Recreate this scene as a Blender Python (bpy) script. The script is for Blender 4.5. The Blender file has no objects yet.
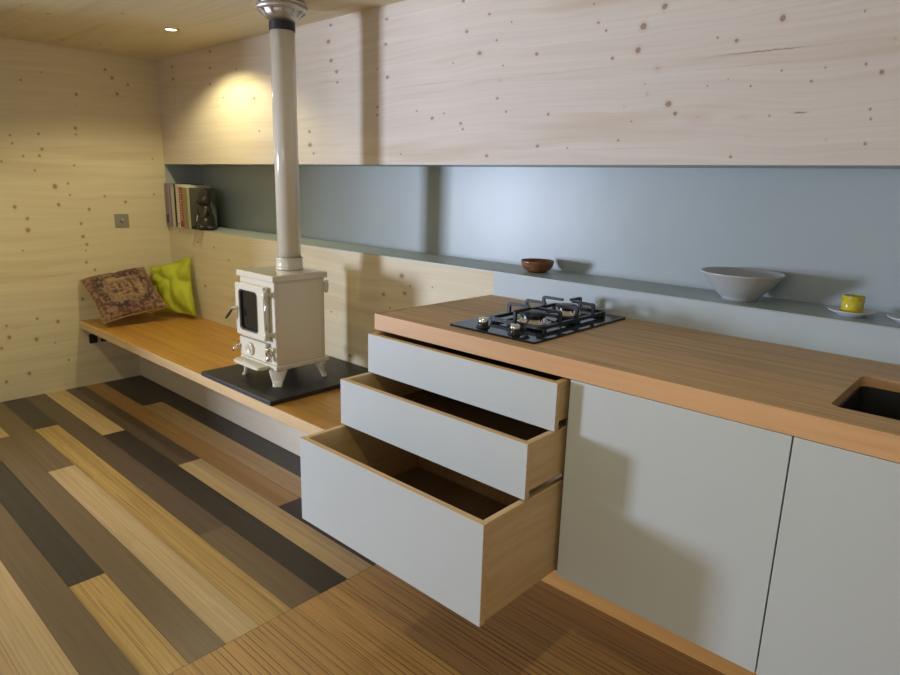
import bpy, bmesh, math, random
from mathutils import Vector, Matrix, noise
random.seed(7)
PI = math.pi
scn = bpy.context.scene
C = scn.collection

# ------------------------------------------------------------------ measures
XL, XR = -2.7885, 2.45          # left / right wall
YF = -4.70                      # front wall
ZC = 2.025                      # ceiling
ZT, TT = 0.90, 0.049            # worktop height / thickness
D = 0.596                       # worktop depth
ZB, TB, YB = 0.4238, 0.048, -0.605   # bench top
YK = -0.2657                    # fascia / plinth front
ZL, YR, ZP = 0.9927, 0.239, 1.3906   # ledge height, recess depth, panel bottom
JX, Y0, W = 0.0132, -0.7288, 0.1116  # floor joint, plank rows
ZCB = 0.298                     # cabinet underside
XD, XD2 = 0.7444, 1.2596        # door edges

# ------------------------------------------------------------------ mesh helpers
def NB(): return bmesh.new()

def add_box(bm, lo, hi, bev=0.0, seg=2, mi=0):
    r = bmesh.ops.create_cube(bm, size=1.0)
    vs = r['verts']
    s = [hi[i]-lo[i] for i in range(3)]; c = [(hi[i]+lo[i])/2 for i in range(3)]
    for v in vs: v.co = Vector((v.co.x*s[0]+c[0], v.co.y*s[1]+c[1], v.co.z*s[2]+c[2]))
    fs = set(f for v in vs for f in v.link_faces)
    for f in fs: f.material_index = mi
    if bev > 0:
        es = list(set(e for v in vs for e in v.link_edges))
        g = bmesh.ops.bevel(bm, geom=es, offset=bev, segments=seg, profile=0.5, affect='EDGES')
        for f in g['faces']: f.material_index = mi
        return list(fs) + list(g['faces'])
    return list(fs)

def frame_of(d):
    d = d.normalized()
    up = Vector((0,0,1)) if abs(d.z) < .9 else Vector((1,0,0))
    a = d.cross(up).normalized(); b = d.cross(a).normalized()
    return a, b

def add_tube(bm, pts, rad, n=12, cap=True, mi=0):
    pts = [Vector(p) for p in pts]
    if not hasattr(rad, '__len__'): rad = [rad]*len(pts)
    rings = []; a = None
    for i, p in enumerate(pts):
        if i == 0: d = pts[1]-pts[0]
        elif i == len(pts)-1: d = pts[-1]-pts[-2]
        else: d = (pts[i]-pts[i-1]).normalized()+(pts[i+1]-pts[i]).normalized()
        d = d.normalized()
        if a is None: a, b = frame_of(d)
        else:
            a = (a - d*a.dot(d)).normalized(); b = d.cross(a).normalized()
        rings.append([bm.verts.new(p + (a*math.cos(t)+b*math.sin(t))*rad[i]) for t in [2*PI*k/n for k in range(n)]])
    for r0, r1 in zip(rings, rings[1:]):
        for k in range(n):
            f = bm.faces.new((r0[k], r0[(k+1)%n], r1[(k+1)%n], r1[k])); f.smooth = True; f.material_index = mi
    if cap:
        for r in (rings[0], rings[-1]):
            f = bm.faces.new(r); f.material_index = mi

def add_lathe(bm, prof, cx=0, cy=0, n=48, closed=False, mi=0, smooth=True):
    rings = []
    for r, z in prof:
        if r < 1e-6: rings.append([bm.verts.new((cx, cy, z))])
        else: rings.append([bm.verts.new((cx+r*math.cos(2*PI*k/n), cy+r*math.sin(2*PI*k/n), z)) for k in range(n)])
    pairs = list(zip(rings, rings[1:]))
    if closed: pairs.append((rings[-1], rings[0]))
    for r0, r1 in pairs:
        for k in range(n):
            k2 = (k+1) % n
            if len(r0) == 1 and len(r1) == 1: continue
            if len(r0) == 1: f = bm.faces.new((r0[0], r1[k2], r1[k]))
            elif len(r1) == 1: f = bm.faces.new((r0[k], r0[k2], r1[0]))
            else: f = bm.faces.new((r0[k], r0[k2], r1[k2], r1[k]))
            f.smooth = smooth; f.material_index = mi

def rrect(x0, y0, x1, y1, r, n=6):
    pts = []
    for cx, cy, a in ((x1-r, y0+r, -PI/2), (x1-r, y1-r, 0), (x0+r, y1-r, PI/2), (x0+r, y0+r, PI)):
        for k in range(n+1):
            t = a + PI/2*k/n; pts.append((cx+r*math.cos(t), cy+r*math.sin(t)))
    return pts

def add_prism(bm, pts, h0, h1, axis='z', mi=0, hole=None):
    """extrude a 2D outline (with an optional hole) along an axis"""
    def P(u, v, h):
        return {'z': (u, v, h), 'y': (u, h, v), 'x': (h, u, v)}[axis]
    out = []
    loops = [pts] + ([hole] if hole else [])
    tops = []; bots = []
    for lp in loops:
        t = [bm.verts.new(P(u, v, h1)) for u, v in lp]; b = [bm.verts.new(P(u, v, h0)) for u, v in lp]
        tops.append(t); bots.append(b)
        n = len(lp)
        for k in range(n):
            f = bm.faces.new((b[k], b[(k+1)%n], t[(k+1)%n], t[k])); f.material_index = mi; out.append(f)
    for group in (tops, bots):
        if not hole:
            f = bm.faces.new(group[0]); f.material_index = mi; out.append(f)
        else:
            es = []
            for lp in group:
                for k in range(len(lp)):
                    e = bm.edges.get((lp[k], lp[(k+1)%len(lp)])) or bm.edges.new((lp[k], lp[(k+1)%len(lp)]))
                    es.append(e)
            g = bmesh.ops.triangle_fill(bm, use_beauty=True, use_dissolve=False, edges=es)
            for f in g['geom']:
                if isinstance(f, bmesh.types.BMFace): f.material_index = mi; out.append(f)
    return out

WORLD = {}
def wloc(o): return WORLD.get(o.name, Vector((0,0,0)))

def obj(name, bm, mats, parent=None, org=None, smooth_angle=None):
    """link a bmesh given in world coordinates as ONE mesh object; its origin is org or its parent's"""
    base = Vector(org) if org is not None else (wloc(parent) if parent else Vector((0,0,0)))
    bmesh.ops.recalc_face_normals(bm, faces=bm.faces[:])
    bmesh.ops.translate(bm, verts=bm.verts[:], vec=-base)
    me = bpy.data.meshes.new(name); bm.to_mesh(me); bm.free()
    o = bpy.data.objects.new(name, me); C.objects.link(o)
    for m in (mats if isinstance(mats, (list, tuple)) else [mats]): me.materials.append(m)
    if parent:
        o.parent = parent; o.location = base - wloc(parent)
    else: o.location = base
    WORLD[o.name] = base
    return o

def tag(o, label, cat, group=None):
    o['label'] = label; o['category'] = cat
    if group: o['group'] = group
    return o

def thing(name, label, cat, loc, group=None):
    o = bpy.data.objects.new(name, None); C.objects.link(o)
    o.empty_display_size = .05
    o.location = loc; WORLD[o.name] = Vector(loc)
    return tag(o, label, cat, group)

def struct(name, bm, m):
    o = obj(name, bm, m); o['kind'] = 'structure'; return o

# ------------------------------------------------------------------ material helpers
class NT:
    def __init__(s, name):
        s.m = bpy.data.materials.new(name); s.m.use_nodes = True
        s.t = s.m.node_tree; s.t.nodes.clear()
        s.out = s.t.nodes.new('ShaderNodeOutputMaterial')
        s.b = s.t.nodes.new('ShaderNodeBsdfPrincipled')
        s.t.links.new(s.b.outputs[0], s.out.inputs[0])
    def n(s, kind, **kw):
        nd = s.t.nodes.new('ShaderNode'+kind)
        for k, v in kw.items(): setattr(nd, k, v)
        return nd
    def l(s, a, b): s.t.links.new(a, b)
    def put(s, sock, v):
        if hasattr(v, 'is_linked') or isinstance(v, bpy.types.NodeSocket): s.l(v, sock)
        else: sock.default_value = v
    def math(s, op, a, b=None, c=None, clamp=False):
        nd = s.n('Math', operation=op, use_clamp=clamp)
        s.put(nd.inputs[0], a)
        if b is not None: s.put(nd.inputs[1], b)
        if c is not None: s.put(nd.inputs[2], c)
        return nd.outputs[0]
    def vmath(s, op, a, b=None, c=None):
        nd = s.n('VectorMath', operation=op)
        s.put(nd.inputs[0], a)
        if b is not None: s.put(nd.inputs[1], b)
        if c is not None: s.put(nd.inputs[2], c)
        return nd.outputs['Value'] if op in ('LENGTH', 'DISTANCE', 'DOT_PRODUCT') else nd.outputs[0]
    def coord(s, kind='Object'): return s.n('TexCoord').outputs[kind]
    def noise(s, vec, scale=5, detail=3, rough=.5, dist=0, out='Fac'):
        nd = s.n('TexNoise'); s.l(vec, nd.inputs['Vector'])
        nd.inputs['Scale'].default_value = scale; nd.inputs['Detail'].default_value = detail
        nd.inputs['Roughness'].default_value = rough; nd.inputs['Distortion'].default_value = dist
        return nd.outputs[out]
    def ramp(s, fac, stops, interp='LINEAR'):
        nd = s.n('ValToRGB'); nd.color_ramp.interpolation = interp
        el = nd.color_ramp.elements
        while len(el) < len(stops): el.new(.5)
        for e, (p, c) in zip(el, stops):
            e.position = p; e.color = (*c, 1) if hasattr(c, '__len__') else (c, c, c, 1)
        s.l(fac, nd.inputs[0]); return nd.outputs[0]
    def mix(s, fac, a, b, mode='MIX'):
        nd = s.n('Mix', data_type='RGBA', blend_type=mode)
        s.put(nd.inputs[0], fac)
        for k, v in ((6, a), (7, b)):
            if hasattr(v, '__len__'): nd.inputs[k].default_value = (*v[:3], 1)
            else: s.l(v, nd.inputs[k])
        return nd.outputs[2]
    def stretch(s, vec, sc, off=(0,0,0)):
        return s.vmath('MULTIPLY_ADD', vec, sc, off)
    def color(s, v):
        if hasattr(v, '__len__'): s.b.inputs['Base Color'].default_value = (*v[:3], 1)
        else: s.l(v, s.b.inputs['Base Color'])
    def set(s, **kw):
        for k, v in kw.items():
            s.put(s.b.inputs[k.replace('_', ' ')], v)
        return s
    def bump(s, h, strength=.2, dist=.01):
        nd = s.n('Bump'); nd.inputs['Strength'].default_value = strength; nd.inputs['Distance'].default_value = dist
        s.l(h, nd.inputs['Height']); s.l(nd.outputs[0], s.b.inputs['Normal'])

def plain(name, col, rough=.5, metal=0.0, var=.06, scale=30, coat=0.0, bump=0.0):
    t = NT(name)
    f = t.noise(t.coord(), scale, 3)
    c = t.mix(f, [max(0, x*(1-var)) for x in col], [x*(1+var) for x in col])
    t.color(c); t.set(Roughness=rough, Metallic=metal)
    if coat: t.set(Coat_Weight=coat, Coat_Roughness=.08)
    if bump: t.bump(t.noise(t.coord(), scale*4, 3), bump, .002)
    return t.m

def timber(name, uv, knots, c_lo=(.57,.46,.28), c_hi=(.77,.69,.485), knot=(.13,.075,.04), board=.155):
    """whitish spruce panel: long grain, faint boards and knots.  uv = axes used as (along grain, across)"""
    t = NT(name)
    sep = t.n('SeparateXYZ'); t.l(t.coord(), sep.inputs[0])
    cmb = t.n('CombineXYZ'); t.l(sep.outputs[uv[0]], cmb.inputs[0]); t.l(sep.outputs[uv[1]], cmb.inputs[1])
    p = cmb.outputs[0]
    # slow waviness of the grain
    wav = t.noise(t.stretch(p, (1.3, 2.5, 1)), 1.0, 2, out='Color')
    pw = t.vmath('MULTIPLY_ADD', wav, (0, .10, 0), p)
    g1 = t.noise(t.stretch(pw, (.9, 34, 1)), 1.0, 4, .6)
    g2 = t.noise(t.stretch(pw, (2.2, 120, 1)), 1.0, 3, .6)
    g3 = t.noise(t.stretch(pw, (.7, 8.5, 1), (3.1, 7.7, 0)), 1.0, 3, .55)
    col = t.mix(t.ramp(g1, [(.3, 0.), (.72, 1.)]), c_hi, [a*.62+b*.38 for a, b in zip(c_hi, c_lo)])
    col = t.mix(t.math('MULTIPLY', t.ramp(g2, [(.45, 0.), (.8, 1.)]), .35), col, c_lo)
    # brownish streaks
    col = t.mix(t.math('MULTIPLY', t.ramp(g3, [(.56, 0.), (.68, 1.)]), .42), col, (.55, .40, .22))
    # boards of slightly different tone
    bi = t.math('FLOOR', t.math('DIVIDE', sep.outputs[uv[1]], board))
    wn = t.n('TexWhiteNoise', noise_dimensions='1D'); t.l(bi, wn.inputs['W'])
    col = t.mix(t.math('MULTIPLY', wn.outputs['Value'], .22), col, [x*.78 for x in c_hi])
    # knots: smallest normalised distance to any knot
    jit = t.noise(p, 70, 2, out='Color')
    pj = t.vmath('MULTIPLY_ADD', jit, (.006, .006, 0), t.vmath('SUBTRACT', p, (.003, .003, 0)))
    acc = None
    for (u, v, ru, rv, pale) in knots:
        ru *= .84; rv *= .90
        d = t.vmath('LENGTH', t.vmath('MULTIPLY_ADD', pj, (1/ru, 1/rv, 0), (-u/ru, -v/rv, 0)))
        if pale: d = t.math('ADD', d, {1: .74, 2: .86, 3: .45}[pale])
        acc = d if acc is None else t.math('MINIMUM', acc, d)
    if acc is not None:
        col = t.mix(t.ramp(acc, [(.0, .62), (.55, .80), (.8, .55), (1., .0)]), col, knot)
        halo = t.ramp(t.math('MULTIPLY', acc, .3), [(.25, .28), (.62, 0.)])
        col = t.mix(halo, col, (.55, .33, .17))
    t.color(col); t.set(Roughness=.62)
    t.bump(g2, .05, .002)
    return t.m

def bamboo(name, cols, dark=(.1,.05,.02), axis=0, sx=1.6, sy=140, rough=.38, dashes=.5, seed=0.0, coat=0.0, blotch=None, lam=0, lamk=.3, seam=.5):
    """laminated strip board: thin stripes running along one axis"""
    t = NT(name)
    p = t.coord()
    sc = [sy, sy, sy]; sc[axis] = sx
    off = (seed*3.17, seed*7.3, seed*1.9)
    f = t.noise(t.stretch(p, sc, off), 1.0, 3, .65)
    col = t.ramp(f, [(.26, cols[0]), (.5, cols[1]), (.74, cols[2])])
    sc2 = [sy*.22]*3; sc2[axis] = sx*.5
    f2 = t.noise(t.stretch(p, sc2, off), 1.0, 2, .5)
    col = t.mix(t.math('MULTIPLY', t.ramp(f2, [(.35, 0.), (.7, 1.)]), .35), col, cols[0])
    sc3 = [sy*.9]*3; sc3[axis] = sx*2.6
    f3 = t.noise(t.stretch(p, sc3, (off[2]+5, off[0]+2, 1)), 1.0, 2, .4)
    col = t.mix(t.math('MULTIPLY', t.ramp(f3, [(.60, 0.), (.67, 1.)]), dashes), col, dark)
    if lam:
        # laminations: each strip has its own tone, some have a broken dark glue line
        sp = t.n('SeparateXYZ'); t.l(p, sp.inputs[0])
        q = t.math('DIVIDE', t.math('ADD', sp.outputs[1-axis], 50 + seed), lam)
        wn = t.n('TexWhiteNoise', noise_dimensions='1D'); t.l(t.math('FLOOR', q), wn.inputs['W'])
        col = t.mix(t.math('MULTIPLY', wn.outputs['Value'], lamk), col, [c*.55 for c in cols[0]])
        fr = t.math('FRACT', q)
        line = t.math('LESS_THAN', t.math('ABSOLUTE', t.math('SUBTRACT', fr, .5)), .09)
        cb = t.n('CombineXYZ'); t.l(t.math('MULTIPLY', sp.outputs[axis], 2.6), cb.inputs[0]); t.l(t.math('MULTIPLY', t.math('FLOOR', q), 7.3), cb.inputs[1])
        br = t.ramp(t.noise(cb.outputs[0], 1.0, 2, .6), [(.46, 0.), (.54, 1.)])
        col = t.mix(t.math('MULTIPLY', t.math('MULTIPLY', line, br), seam), col, dark)
    if blotch:
        f4 = t.noise(t.stretch(p, (2.2, 4, 2.2), off), 1.0, 2)
        col = t.mix(t.math('MULTIPLY', f4, .4), col, blotch)
    t.color(col)
    t.set(Roughness=rough)
    if coat: t.set(Coat_Weight=coat, Coat_Roughness=.15)
    t.bump(f, .04, .001)
    return t.m

def satin_paint(name, col, rough=.42, wob=.03):
    t = NT(name)
    f = t.noise(t.coord(), 3.0, 4, .6)
    t.color(t.mix(f, [x*.95 for x in col], [x*1.05 for x in col]))
    t.set(Roughness=rough)
    t.bump(t.noise(t.coord(), 2.6, 3, .55), wob, .05)
    return t.m

KP = [(-0.991, 1.998, 0.0119, 0.0069, 0), (-1.01, 1.931, 0.017, 0.0098, 0), (-0.992, 1.848, 0.0147, 0.0085, 0), (-0.952, 1.798, 0.0145, 0.0085, 0), (-0.948, 1.752, 0.0097, 0.0057, 0), (-0.613, 1.971, 0.01, 0.0063, 0), (-0.619, 1.876, 0.0102, 0.0065, 0), (-0.608, 1.745, 0.0124, 0.0079, 0), (-0.672, 1.784, 0.0064, 0.004, 0), (-0.168, 1.869, 0.0097, 0.0069, 0), (-0.061, 1.914, 0.0076, 0.0055, 0), (-0.023, 1.823, 0.006, 0.0044, 0), (-0.102, 1.787, 0.0127, 0.0091, 0), (-0.232, 1.765, 0.0051, 0.0036, 0), (0.157, 1.758, 0.0083, 0.0064, 0), (0.011, 1.734, 0.0045, 0.0033, 0), (0.003, 1.686, 0.0137, 0.0102, 1), (-0.34, 1.569, 0.0111, 0.0076, 0), (-0.185, 1.544, 0.0086, 0.0061, 0), (-0.174, 1.523, 0.0069, 0.0049, 0), (-0.275, 1.585, 0.0054, 0.0037, 0), (-0.009, 1.624, 0.0077, 0.0057, 0), (0.034, 1.576, 0.0061, 0.0046, 0), (0.219, 1.559, 0.0068, 0.0054, 0), (0.181, 1.454, 0.0085, 0.0067, 0), (0.305, 1.446, 0.004, 0.0033, 0), (-0.049, 1.423, 0.0097, 0.0072, 0), (-0.522, 1.433, 0.0062, 0.0041, 0), (-1.172, 1.544, 0.0137, 0.0077, 0), (-1.17, 1.482, 0.0192, 0.0109, 0), (-1.141, 1.442, 0.0109, 0.0062, 0), (-0.189, 1.976, 0.0097, 0.0068, 0), (0.39, 1.826, 0.0059, 0.0049, 0), (0.042, 1.875, 0.0043, 0.0032, 0), (-0.429, 1.602, 0.0058, 0.0039, 0), (-0.67, 1.597, 0.0087, 0.0055, 0), (-0.67, 1.629, 0.0087, 0.0055, 0), (0.369, 1.884, 0.0047, 0.0039, 0), (0.61, 1.842, 0.0111, 0.0098, 0), (0.547, 1.795, 0.0139, 0.012, 0), (0.536, 1.73, 0.012, 0.0104, 0), (0.45, 1.715, 0.0069, 0.0059, 0), (0.421, 1.799, 0.0058, 0.0048, 0), (0.945, 1.764, 0.0105, 0.0104, 0), (0.831, 1.722, 0.0071, 0.0068, 0), (0.776, 1.737, 0.0037, 0.0034, 0), (0.605, 1.671, 0.019, 0.0168, 1), (0.58, 1.6, 0.0109, 0.0096, 1), (0.651, 1.567, 0.0125, 0.0113, 0), (0.675, 1.539, 0.0082, 0.0075, 0), (0.569, 1.63, 0.0033, 0.0029, 0), (0.505, 1.568, 0.0103, 0.0089, 1), (0.96, 1.634, 0.0033, 0.0033, 0), (0.884, 1.601, 0.0035, 0.0034, 0), (1.035, 1.602, 0.0039, 0.004, 0), (1.064, 1.632, 0.003, 0.0031, 0), (1.154, 1.632, 0.0042, 0.0045, 0), (1.19, 1.61, 0.0062, 0.0067, 0), (1.134, 1.755, 0.0028, 0.0029, 0), (1.179, 1.525, 0.0035, 0.0039, 0), (1.184, 1.502, 0.0035, 0.0039, 0), (1.181, 1.442, 0.0043, 0.0047, 0), (1.091, 1.454, 0.0062, 0.0065, 1), (0.853, 1.413, 0.0056, 0.0055, 0), (0.495, 1.465, 0.0047, 0.0041, 0), (0.534, 1.522, 0.0034, 0.003, 0), (0.821, 1.623, 0.0027, 0.0026, 0), (0.763, 1.61, 0.0029, 0.0027, 0), (0.944, 1.52, 0.0034, 0.0034, 0), (1.206, 1.684, 0.008, 0.0087, 1), (-2.577, 1.968, 0.0184, 0.0079, 0), (-2.578, 1.896, 0.0222, 0.0096, 0), (-2.114, 1.918, 0.0158, 0.0074, 0), (-2.103, 2.005, 0.0155, 0.0073, 0), (-2.118, 1.834, 0.0159, 0.0074, 0), (-1.982, 1.75, 0.0122, 0.0059, 0), (-1.658, 1.726, 0.0163, 0.0083, 0), (-1.622, 1.56, 0.0109, 0.0056, 0), (-1.827, 1.885, 0.0114, 0.0056, 0)]
KL = [(-0.316, 1.928, 0.0093, 0.0093, 0), (-0.279, 1.885, 0.0108, 0.0107, 0), (-0.258, 1.796, 0.011, 0.0109, 0), (-0.767, 1.814, 0.0068, 0.0074, 0), (-0.66, 1.867, 0.0047, 0.005, 0), (-0.489, 1.768, 0.0101, 0.0105, 0), (-0.498, 1.708, 0.0102, 0.0105, 1), (-0.513, 1.576, 0.0115, 0.012, 0), (-0.514, 1.541, 0.0077, 0.008, 0), (-0.71, 1.53, 0.0083, 0.009, 0), (-0.852, 1.513, 0.0068, 0.0075, 0), (-0.846, 1.471, 0.0068, 0.0076, 0), (-0.702, 1.447, 0.0096, 0.0104, 0), (-0.8, 1.403, 0.007, 0.0077, 0), (-0.718, 1.41, 0.0084, 0.0091, 0), (-0.909, 1.37, 0.0067, 0.0076, 0), (-0.751, 1.327, 0.0072, 0.0079, 0), (-0.656, 1.238, 0.0162, 0.0175, 0), (-0.586, 1.257, 0.009, 0.0095, 0), (-0.581, 1.189, 0.0077, 0.0083, 0), (-0.387, 1.183, 0.0083, 0.0086, 0), (-0.265, 1.148, 0.0116, 0.0117, 0), (-0.648, 1.133, 0.0114, 0.0123, 0), (-0.483, 1.105, 0.0108, 0.0113, 0), (-0.873, 1.122, 0.0116, 0.0131, 0), (-0.818, 1.057, 0.0107, 0.012, 0), (-0.541, 1.362, 0.0065, 0.0068, 0), (-0.073, 1.421, 0.0076, 0.0074, 0), (-0.082, 1.196, 0.0077, 0.0075, 0), (-0.189, 1.856, 0.0084, 0.0082, 0), (-0.537, 1.019, 0.0105, 0.0112, 0), (-0.822, 0.99, 0.0148, 0.0167, 0), (-0.534, 0.941, 0.012, 0.0129, 0), (-0.516, 0.893, 0.0106, 0.0114, 0), (-0.526, 0.855, 0.0061, 0.0065, 0), (-0.53, 0.783, 0.0107, 0.0115, 0), (-0.485, 0.733, 0.0093, 0.01, 0), (-0.86, 0.874, 0.0054, 0.0061, 0), (-0.573, 0.557, 0.0106, 0.0117, 0), (-0.99, 0.447, 0.0079, 0.0094, 0), (-0.938, 0.426, 0.0134, 0.0159, 1), (-0.984, 0.377, 0.0119, 0.0142, 0), (-0.848, 0.344, 0.0125, 0.0147, 0), (-1.029, 0.318, 0.0091, 0.0111, 0), (-0.752, 0.306, 0.0058, 0.0067, 0), (-0.908, 0.142, 0.0124, 0.0149, 0), (-1.028, 0.115, 0.0106, 0.013, 0), (-0.724, 0.435, 0.0116, 0.0132, 0), (-0.831, 0.468, 0.0083, 0.0097, 0), (-0.689, 0.186, 0.0074, 0.0085, 0)]
KB = [(-0.63, 0.816, 0.0148, 0.0102, 0), (-0.489, 0.84, 0.0138, 0.0098, 0), (-0.509, 0.916, 0.0186, 0.013, 0), (-0.454, 0.877, 0.0068, 0.0049, 0), (-0.32, 0.889, 0.0064, 0.0047, 0), (-0.879, 0.476, 0.0137, 0.0094, 0), (-1.047, 0.83, 0.0088, 0.0055, 0), (-2.396, 0.914, 0.0144, 0.0069, 0), (-2.187, 0.897, 0.0134, 0.0067, 0), (-2.017, 0.835, 0.0126, 0.0066, 0), (-2.33, 0.641, 0.0186, 0.0094, 0), (-1.022, 0.676, 0.0087, 0.0056, 0), (-0.585, 0.76, 0.0072, 0.0051, 0)]


rk = random.Random(3)
def rnd(n, u0, u1, v0, v1, r0=.003, r1=.012):
    return [(round(rk.uniform(u0, u1), 3), round(rk.uniform(v0, v1), 3), rk.uniform(r0, r1)*1.25, rk.uniform(r0, r1), 1 if rk.random() < .2 else 0) for _ in range(n)]

M = {}
M['panel'] = timber('spruce_panel', (0, 2), c_lo=(.60,.46,.33), c_hi=(.79,.72,.61), knots=KP + [(.745,1.525,.06,.018,2),(.875,1.52,.045,.010,2),(.82,1.835,.06,.012,2),(.90,1.855,.035,.009,2),(.905,1.688,.30,.0035,3),(.88,1.655,.28,.0028,2),(.20,1.69,.42,.0035,2),(-.35,1.70,.30,.004,2),(.5,1.44,.3,.003,2),(-.5,1.43,.25,.003,2),(-.55,1.96,.10,.008,2),(1.02,1.525,.02,.0025,0),(-1.02,1.76,.14,.006,2),(-2.1,1.62,.3,.004,2)] + rnd(8, 1.25, 2.4, 1.42, 2.0))
M['left'] = timber('spruce_left', (1, 2), KL + rnd(14, -2.2, -1.1, .1, 1.95))
M['lower'] = timber('spruce_lower', (0, 2), KB + rnd(4, -2.7, -1.2, .5, .95, .003, .007))
M['ceil'] = timber('spruce_ceiling', (0, 1), [(-2.18,-.86,.02,.014,1),(-1.99,-.84,.014,.01,0),(-2.15,-.81,.014,.01,1),(-1.69,-.63,.012,.009,0),(-1.54,-.70,.012,.009,1),(-2.55,-.42,.012,.009,0),(-2.6,-.6,.012,.01,0)] + rnd(14, -2.6, 1.0, -2.5, -.6))
M['other'] = timber('spruce_other', (0, 2), rnd(10, -2, 2, .2, 1.9))
M['fascia'] = timber('spruce_fascia', (0, 2), [(-1.9,.33,.013,.012,0),(-1.05,.26,.012,.012,0),(-.78,.33,.01,.008,0)], c_lo=(.62,.53,.37), c_hi=(.80,.72,.56), board=.4)
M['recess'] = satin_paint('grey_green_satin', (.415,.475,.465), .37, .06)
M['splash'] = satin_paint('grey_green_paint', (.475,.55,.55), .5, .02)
M['front'] = satin_paint('pale_grey_front', (.535,.572,.558), .5, .01)
M['ply'] = bamboo('birch_ply', [(.56,.39,.20),(.66,.48,.27),(.72,.55,.33)], dashes=.12, dark=(.35,.2,.09), axis=1, sx=3, sy=40, rough=.55)
M['plyedge'] = bamboo('birch_ply_edge', [(.50,.33,.16),(.66,.48,.28),(.74,.58,.38)], dashes=.15, dark=(.3,.17,.08), axis=0, sx=2, sy=220, rough=.6)
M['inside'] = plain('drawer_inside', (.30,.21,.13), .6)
M['carcass'] = plain('carcass_board', (.10,.08,.06), .7)
M['top'] = bamboo('worktop_top', [(.52,.33,.165),(.67,.45,.235),(.75,.54,.305)], dark=(.16,.08,.03), sx=1.6, sy=170, rough=.52, lam=.017, lamk=.3, seam=.3, dashes=.45)
M['topedge'] = bamboo('worktop_edge', [(.60,.33,.14),(.68,.40,.185),(.73,.46,.24)], dark=(.42,.2,.08), sx=1.2, sy=28, rough=.42, dashes=.12)
M['bench'] = bamboo('bench_top', [(.42,.205,.035),(.56,.285,.055),(.65,.36,.09)], dark=(.20,.08,.02), sx=1.0, sy=120, rough=.36, dashes=.4, lam=.019, lamk=.3, seam=.55)
M['benchedge'] = bamboo('bench_edge', [(.60,.40,.19),(.68,.48,.26),(.74,.56,.34)], dark=(.4,.22,.09), sx=1.0, sy=40, rough=.45, dashes=.12)
M['plinth'] = bamboo('plinth_wood', [(.56,.27,.07),(.64,.33,.095),(.70,.39,.13)], dark=(.42,.2,.07), sx=1.0, sy=40, rough=.45, dashes=.12)
M['slate'] = plain('black_slate', (.018,.018,.019), .48, var=.25, scale=60, bump=.15)
M['enamel'] = plain('cream_enamel', (.74,.69,.56), .16, var=.02, coat=.4)
M['black'] = plain('matt_black', (.012,.012,.013), .45)
M['iron'] = plain('cast_iron', (.018,.02,.024), .32, var=.2, scale=90, bump=.1)
M['chrome'] = plain('chrome', (.82,.82,.80), .12, metal=1.0, var=.02)
M['steel'] = plain('brushed_steel', (.60,.57,.53), .42, metal=1.0, var=.04)
M['switchmetal'] = plain('switch_steel', (.36,.35,.32), .5, metal=.6, var=.03)
M['hobglass'] = plain('hob_glass', (.012,.013,.016), .06, var=.02)
M['stoveglass'] = plain('stove_glass', (.015,.014,.013), .08, var=.02)
M['sinkblack'] = plain('sink_black', (.010,.010,.010), .5, var=.1)
M['ceramic'] = plain('grey_ceramic', (.50,.52,.51), .35, var=.03)
M['white'] = plain('white_ceramic', (.70,.72,.73), .25, var=.02)
M['bronze'] = plain('dark_bronze', (.028,.024,.017), .42, var=.5, scale=20)
M['darkcup'] = plain('dark_cup', (.05,.06,.09), .3)
M['paper'] = plain('paper', (.62,.57,.46), .8)
M['white_plastic'] = plain('frame_white', (.7,.7,.68), .4)

def bowlwood():
    t = NT('bowl_wood'); p = t.coord()
    f = t.noise(t.stretch(p, (18, 18, 60)), 1.0, 4, .6, 1.0)
    t.color(t.ramp(f, [(.3, (.10,.04,.015)), (.55, (.24,.10,.035)), (.8, (.36,.17,.06))])); t.set(Roughness=.3)
    return t.m
M['bowlwood'] = bowlwood()

def cupmat():
    t = NT('yellow_cup_glaze'); p = t.coord()
    f = t.noise(t.stretch(p, (1, 1, .7), (.35, .1, 0)), 45, 2, .5)
    c = t.ramp(f, [(.36, (.62,.60,.50)), (.41, (.62,.50,.02)), (.60, (.70,.60,.03)), (.66, (.30,.12,.02))], 'LINEAR')
    t.color(c); t.set(Roughness=.25)
    return t.m
M['cup'] = cupmat()

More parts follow.
